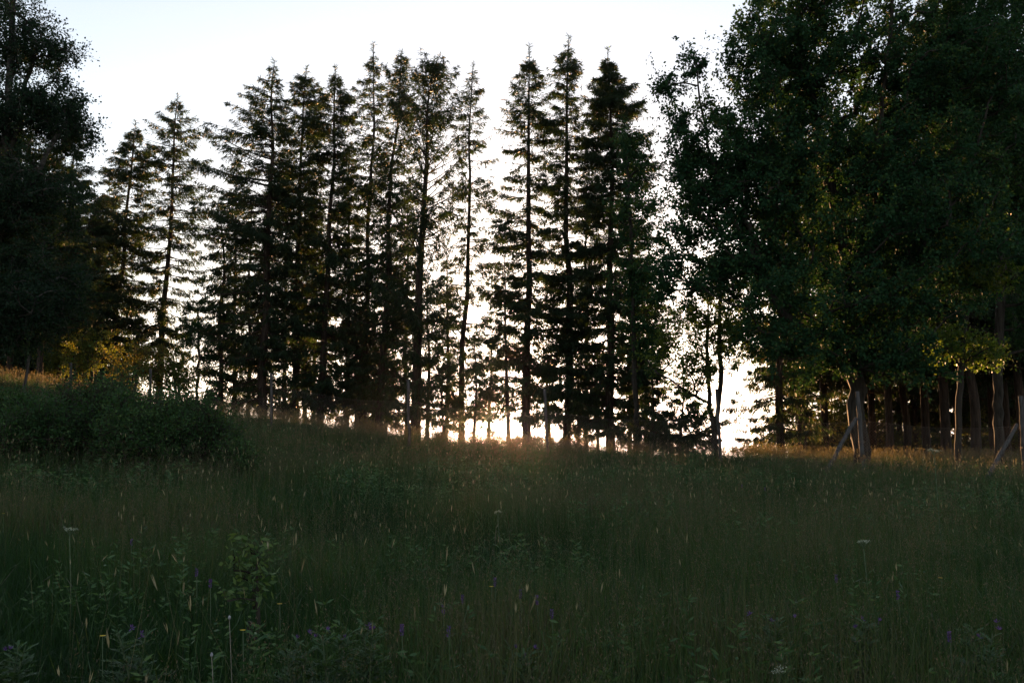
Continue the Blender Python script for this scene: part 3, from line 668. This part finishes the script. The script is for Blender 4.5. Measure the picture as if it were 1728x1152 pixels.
def coarse(n, y0, y1, wd, hm):
    x, y = scatter(n, y0, y1); k = (~in_thicket(x, y)) & (vnoise(x*1.3+40, y*1.1+17)+rng.normal(size=n)*.08 > .55); x = x[k]; y = y[k]; n = len(x); z = ground(x, y)
    az = rng.random(n)*2*PI; d = np.stack([np.cos(az), np.sin(az), 0*az], 1); h = hm*rng.uniform(.5, 1.2, n)[:, None]; up = np.array([0, 0, 1.0])
    p0 = np.stack([x, y, z], 1); t = np.clip(.42+.16*rng.normal(size=n), 0, .8); sd_ = np.stack([-np.sin(az), np.cos(az), 0*az], 1)
    p1 = p0+up*h*.6+d*h*.12; p2 = p1+up*h*.28+d*h*.3; p3 = p2-up*h*rng.uniform(-.1, .35, n)[:, None]+d*h*.32
    for a, b, w_ in ((p0, p1, wd), (p1-(p1-p0)*.1, p2, wd), (p2-(p2-p1)*.15, p3, wd*.8)): Fo.add(a, b-a, w_, t, side=np.cross(b-a, sd_)+1e-5)
coarse(6000, 3, 9, .005, .5); coarse(9000, 9, 20, .009, .52); coarse(8000, 20, 34, .015, .5)
tag(Fo.build('coarse_grass', M_grass), 'arching broader grass blades in tufts through the meadow', 'grass', kind='stuff')
Fo = _keep
herbs(2600, 3, 9, .05); herbs(5200, 9, 20, .065); herbs(3000, 20, 34, .08)
tag(Fo.build('meadow_herbs', M_herb), 'low blue-green leafy herbs growing among the grass', 'ground cover', kind='stuff')

# ------------------------------------------------------------------ single meadow plants
def ray_ground(px, py, hgt):
    """ground spot whose point hgt above it is seen at the pixel"""
    lo, hi = 2.0, 36.0; best = None
    for Y in np.linspace(2.2, 36, 500):
        p = at(px, py, Y)
        if p[2] <= gz(p[0], Y)+hgt: return np.array([p[0], Y, gz(p[0], Y)])
    return None

def thistle(px, py, h, lab, seed, n_leaf=46):
    h *= .85; g = ray_ground(px, py, h); r = np.random.default_rng(seed); root = empty('thistle', g, lab, 'plant', 'thistles in the foreground')
    T = Tub(); Fo = Fol()
    for sidx in range(3):
        a0 = r.random()*6.28; ln = r.uniform(.05, .25)*h
        pts = np.array([[math.cos(a0)*ln*t**1.5, math.sin(a0)*ln*t**1.5, h*t*r.uniform(.96, 1.0)] for t in np.linspace(0, 1, 6)])
        T.add(pts, np.linspace(.006, .003, 6), 5, cap=False)
        for k in range(n_leaf):
            t = r.uniform(.1, 1); p = np.array([np.interp(t, np.linspace(0, 1, 6), pts[:, c]) for c in range(3)])
            a = r.random()*6.28; L = (.15*(1-t)+.05)*r.uniform(.6, 1.3); d = np.array([math.cos(a), math.sin(a), .25+.5*t]); d /= np.linalg.norm(d)
            sdv = np.array([-math.sin(a), math.cos(a), 0]); m = 7
            s = np.linspace(0, .9, m); P = p+d*L*s[:, None]+np.array([0, 0, -.25*L])*(s*s)[:, None]
            Fo.add(P, np.repeat([d*L*.28], m, 0), .012, .3+.1*r.random(m), side=np.repeat([np.array([0, 0, 1.0])], m, 0))
            for sg in (-1, 1):
                Dl = (d*.5+sg*sdv*.8+np.array([0, 0, .15])+r.normal(size=(m, 3))*.25)*L*.28*(1-.6*np.abs(s-.35))[:, None]
                Fo.add(P, Dl, L*.07, np.clip(.5+.25*r.normal(size=m), 0, 1), side=np.repeat([np.array([0, 0, 1.0])], m, 0))
    T.build('stem', M_herb0, root, False); Fo.build('leaves', M_herb, root)
    for k in range(3):
        H = Fol(); c = np.array([r.normal()*.05, r.normal()*.05, h*r.uniform(.9, 1.03)]); n = 12
        H.add(np.repeat([c], n, 0), unit(r.normal(size=(n, 3))*.5+np.array([0, 0, 1.0]))*.022, .005, r.random(n))
        H.build('flower_head', M_purple, root)
M_herb0 = bark_mat('herb_stem', (0.05, 0.08, 0.04), (0.10, 0.13, 0.07), (30, 30, 30))
M_dry = bark_mat('dry_stem', (0.12, 0.11, 0.08), (0.28, 0.26, 0.21), (30, 30, 10))
for i, (px, py, h, lab) in enumerate([(505, 1078, .55, 'blue-green thistle at the bottom, left one of the front pair'), (560, 1068, .6, 'blue-green thistle at the bottom centre-left, densest of the front pair'),
   (625, 1060, .6, 'thistle with forked top just right of the densest front thistle'), (880, 1096, .5, 'small pale-tipped thistle at the bottom, near picture centre'), (235, 1060, .55, 'dull thistle at lower left of the meadow'),
   (1300, 1040, .6, 'greyish thistle clump at the lower right centre'), (1440, 1050, .55, 'low grey-green thistle right of the greyish clump'), (1655, 1060, .6, 'thistle near the bottom right corner'), (20, 1090, .5, 'thistle at the bottom left corner')]):
    thistle(px, py, h, lab, 200+i)

def stalk(px, py, h, lab):   # dry stalk with one bud
    g = ray_ground(px, py, h); root = empty('dry_stalk', g, lab, 'plant'); T = Tub()
    T.add([[.03, 0, 0], [.02, 0.01, h*.5], [0, 0, h]], [.002, .0018, .0015], 5); T.build('stem', M_dry, root)
    B = Tub(); z = np.linspace(0, .03, 6); B.add(np.stack([z*0, z*0, h+z*.6], 1), np.array([.003, .009, .011, .010, .008, .003])*.6, 8); B.build('bud', M_white0, root)
M_white0 = bark_mat('pale_bud', (0.22, 0.22, 0.24), (0.4, 0.4, 0.42), (60, 60, 60))
stalk(387, 1048, .62, 'tall thin dry stalk with a single pale bud at the bottom left')
stalk(357, 1110, .5, 'short dry stalk left of the one with the pale bud')

def umbel(px, py, h, lab, n_r=12, size=.05):
    g = ray_ground(px, py, h); 
    if g is None: return
    root = empty('umbellifer', g, lab, 'flower', 'white umbel flowers'); T = Tub(); Fo = Fol(); r = np.random.default_rng(int(px))
    T.add([[.05, 0, 0], [.02, .01, h*.5], [0, 0, h-.05]], [.004, .0035, .003], 5)
    for k in range(n_r):
        a = k/n_r*6.28; rr = size*(1 if k % 2 else .55); e = np.array([math.cos(a)*rr, math.sin(a)*rr, h+r.normal()*.006-rr*.25]); T.add([[0, 0, h-.05], e], .0015, 3, cap=False); n = 16
        Fo.add(np.repeat([e], n, 0)+r.normal(size=(n, 3))*[.007, .007, .003], unit(r.normal(size=(n, 3))*[1, 1, .5])*.006, .005, r.random(n))
    T.build('stem', M_herb0, root, False); Fo.build('flower_head', M_white, root)
umbel(1576, 758, 1.25, 'tall white umbel flower seen against the dark trunks at right')
umbel(1457, 912, .7, 'small white flower head in the right-hand meadow', 10, .035)
umbel(840, 863, .65, 'tiny white flower head in the middle of the meadow', 8, .03)
umbel(1315, 1133, .5, 'white flower head low at the bottom right', 6, .018)
umbel(118, 890, .75, 'flat pale umbel leaning in the grass at left', 10, .035)

def spike_flower(px, py, h, lab):
    g = ray_ground(px, py, h); root = empty('purple_flower', g, lab, 'flower', 'purple flower spikes in the meadow'); r = np.random.default_rng(int(px*7+py)); T = Tub(); Fo = Fol()
    T.add([[0, 0, 0], [.01, 0, h*.5], [0, 0, h]], [.003, .0025, .002], 4); n = 60; u = r.random(n); a = r.random(n)*6.28
    Fo.add(np.stack([0*u, 0*u, h-.05*u], 1), np.stack([np.cos(a)*.011, np.sin(a)*.011, .006+0*a], 1), .007, r.random(n))
    T.build('stem', M_herb0, root, False); Fo.build('flower', M_purple, root)
for i, (px, py, lab) in enumerate([(835, 978, 'brightest purple flower spike, in the centre of the lower meadow'), (878, 999, 'purple spike right of the brightest one'), (906, 1008, 'purple spike third in the short row at centre'), (931, 1028, 'purple spike at the right end of the short centre row'),
   (781, 1008, 'dim purple spike left of the brightest one'), (748, 1023, 'dim purple spike further left of the brightest one'), (678, 1058, 'purple spike beside the forked thistle'), (757, 1057, 'purple spike low between thistles and centre'),
   (355, 980, 'purple flower spike at left, above the pale bud stalk'), (332, 960, 'purple spike at left, upper of the two'), (222, 910, 'purple spike in the grass at mid left'), (1515, 997, 'purple spike in the right meadow'), (1602, 1072, 'purple flower at lower right'), (1252, 818, 'small lilac flower on the upper right slope'), (1291, 823, 'small lilac flower right of the double-stemmed tree'), (1411, 971, 'tiny lilac flower in the right meadow')]):
    spike_flower(px, py, .5, lab)
def daisy(px, py, h, lab):
    g = ray_ground(px, py, h); root = empty('yellow_flower', g, lab, 'flower', 'yellow flowers in the meadow'); r = np.random.default_rng(int(px*3+py)); T = Tub(); Fo = Fol()
    T.add([[0, 0, 0], [.01, 0, h*.5], [0, 0, h]], [.003, .0025, .002], 4); n = 14; a = np.arange(n)/n*6.28
    Fo.add(np.repeat([[0, 0, h]], n, 0), np.stack([np.cos(a)*.018, np.sin(a)*.018, .004+0*a], 1), .008, r.random(n), side=np.repeat([[0, 0, 1.0]], n, 0)+1e-3)
    T.build('stem', M_herb0, root, False); Fo.build('petals', M_yellow, root)
for px, py, lab in [(173, 1078, 'yellow flower at the bottom left'), (472, 1022, 'yellow flower above the front thistles'), (547, 806, 'yellow flower on the upper slope left of centre'), (829, 993, 'yellow flower under the brightest purple spike'), (410, 1066, 'yellow flower right of the pale bud'), (848, 762, 'yellow flower high on the slope near the sun'), (1588, 976, 'yellow flower in the right meadow'), (760, 766, 'yellow flower just below the crest'), (6, 868, 'yellow flower at the left picture edge')]:
    daisy(px, py, .45, lab)

# leafy sapling in the meadow
g = ray_ground(425, 925, .75)
broadleaf('willow_sapling', 'little pale-leaved sapling standing in the grass left of centre', 'plant', g, [[g, g+np.array([0, 0, .35]), g+np.array([.03, 0, .6])]], [(g[0], g[1], g[2]+.55, .16, .16, .22)], 14, 26, .05, (M_dbark, M_shrub), crad=.12, seed=90, upw=1, r_tip=.002, tintb=.9, asp=.4)
# ------------------------------------------------------------------ air volume added for the warm glow around the low sun
def glow_haze():
    x0, x1, y0, y1, z0, z1 = -120, 120, -20, 160, -14, 40
    V = [(x, y, z) for x in (x0, x1) for y in (y0, y1) for z in (z0, z1)]
    Fc = np.array([[0, 1, 3, 2], [4, 6, 7, 5], [0, 4, 5, 1], [2, 3, 7, 6], [0, 2, 6, 4], [1, 5, 7, 3]])
    m = bpy.data.materials.new('glow_haze_air'); m.use_nodes = True; n = m.node_tree.nodes; n.clear()
    o = n.new('ShaderNodeOutputMaterial'); v = n.new('ShaderNodeVolumePrincipled'); v.inputs['Density'].default_value = GLOW_HAZE
    v.inputs['Color'].default_value = (1, 0.95, 0.9, 1); v.inputs['Anisotropy'].default_value = 0.95
    m.node_tree.links.new(v.outputs[0], o.inputs['Volume'])
    tag(mesh_np('glow_haze', V, [Fc], m), kind='stuff')
glow_haze()
print("polys", sum(len(o.data.polygons) for o in bpy.data.objects if o.type == 'MESH'))
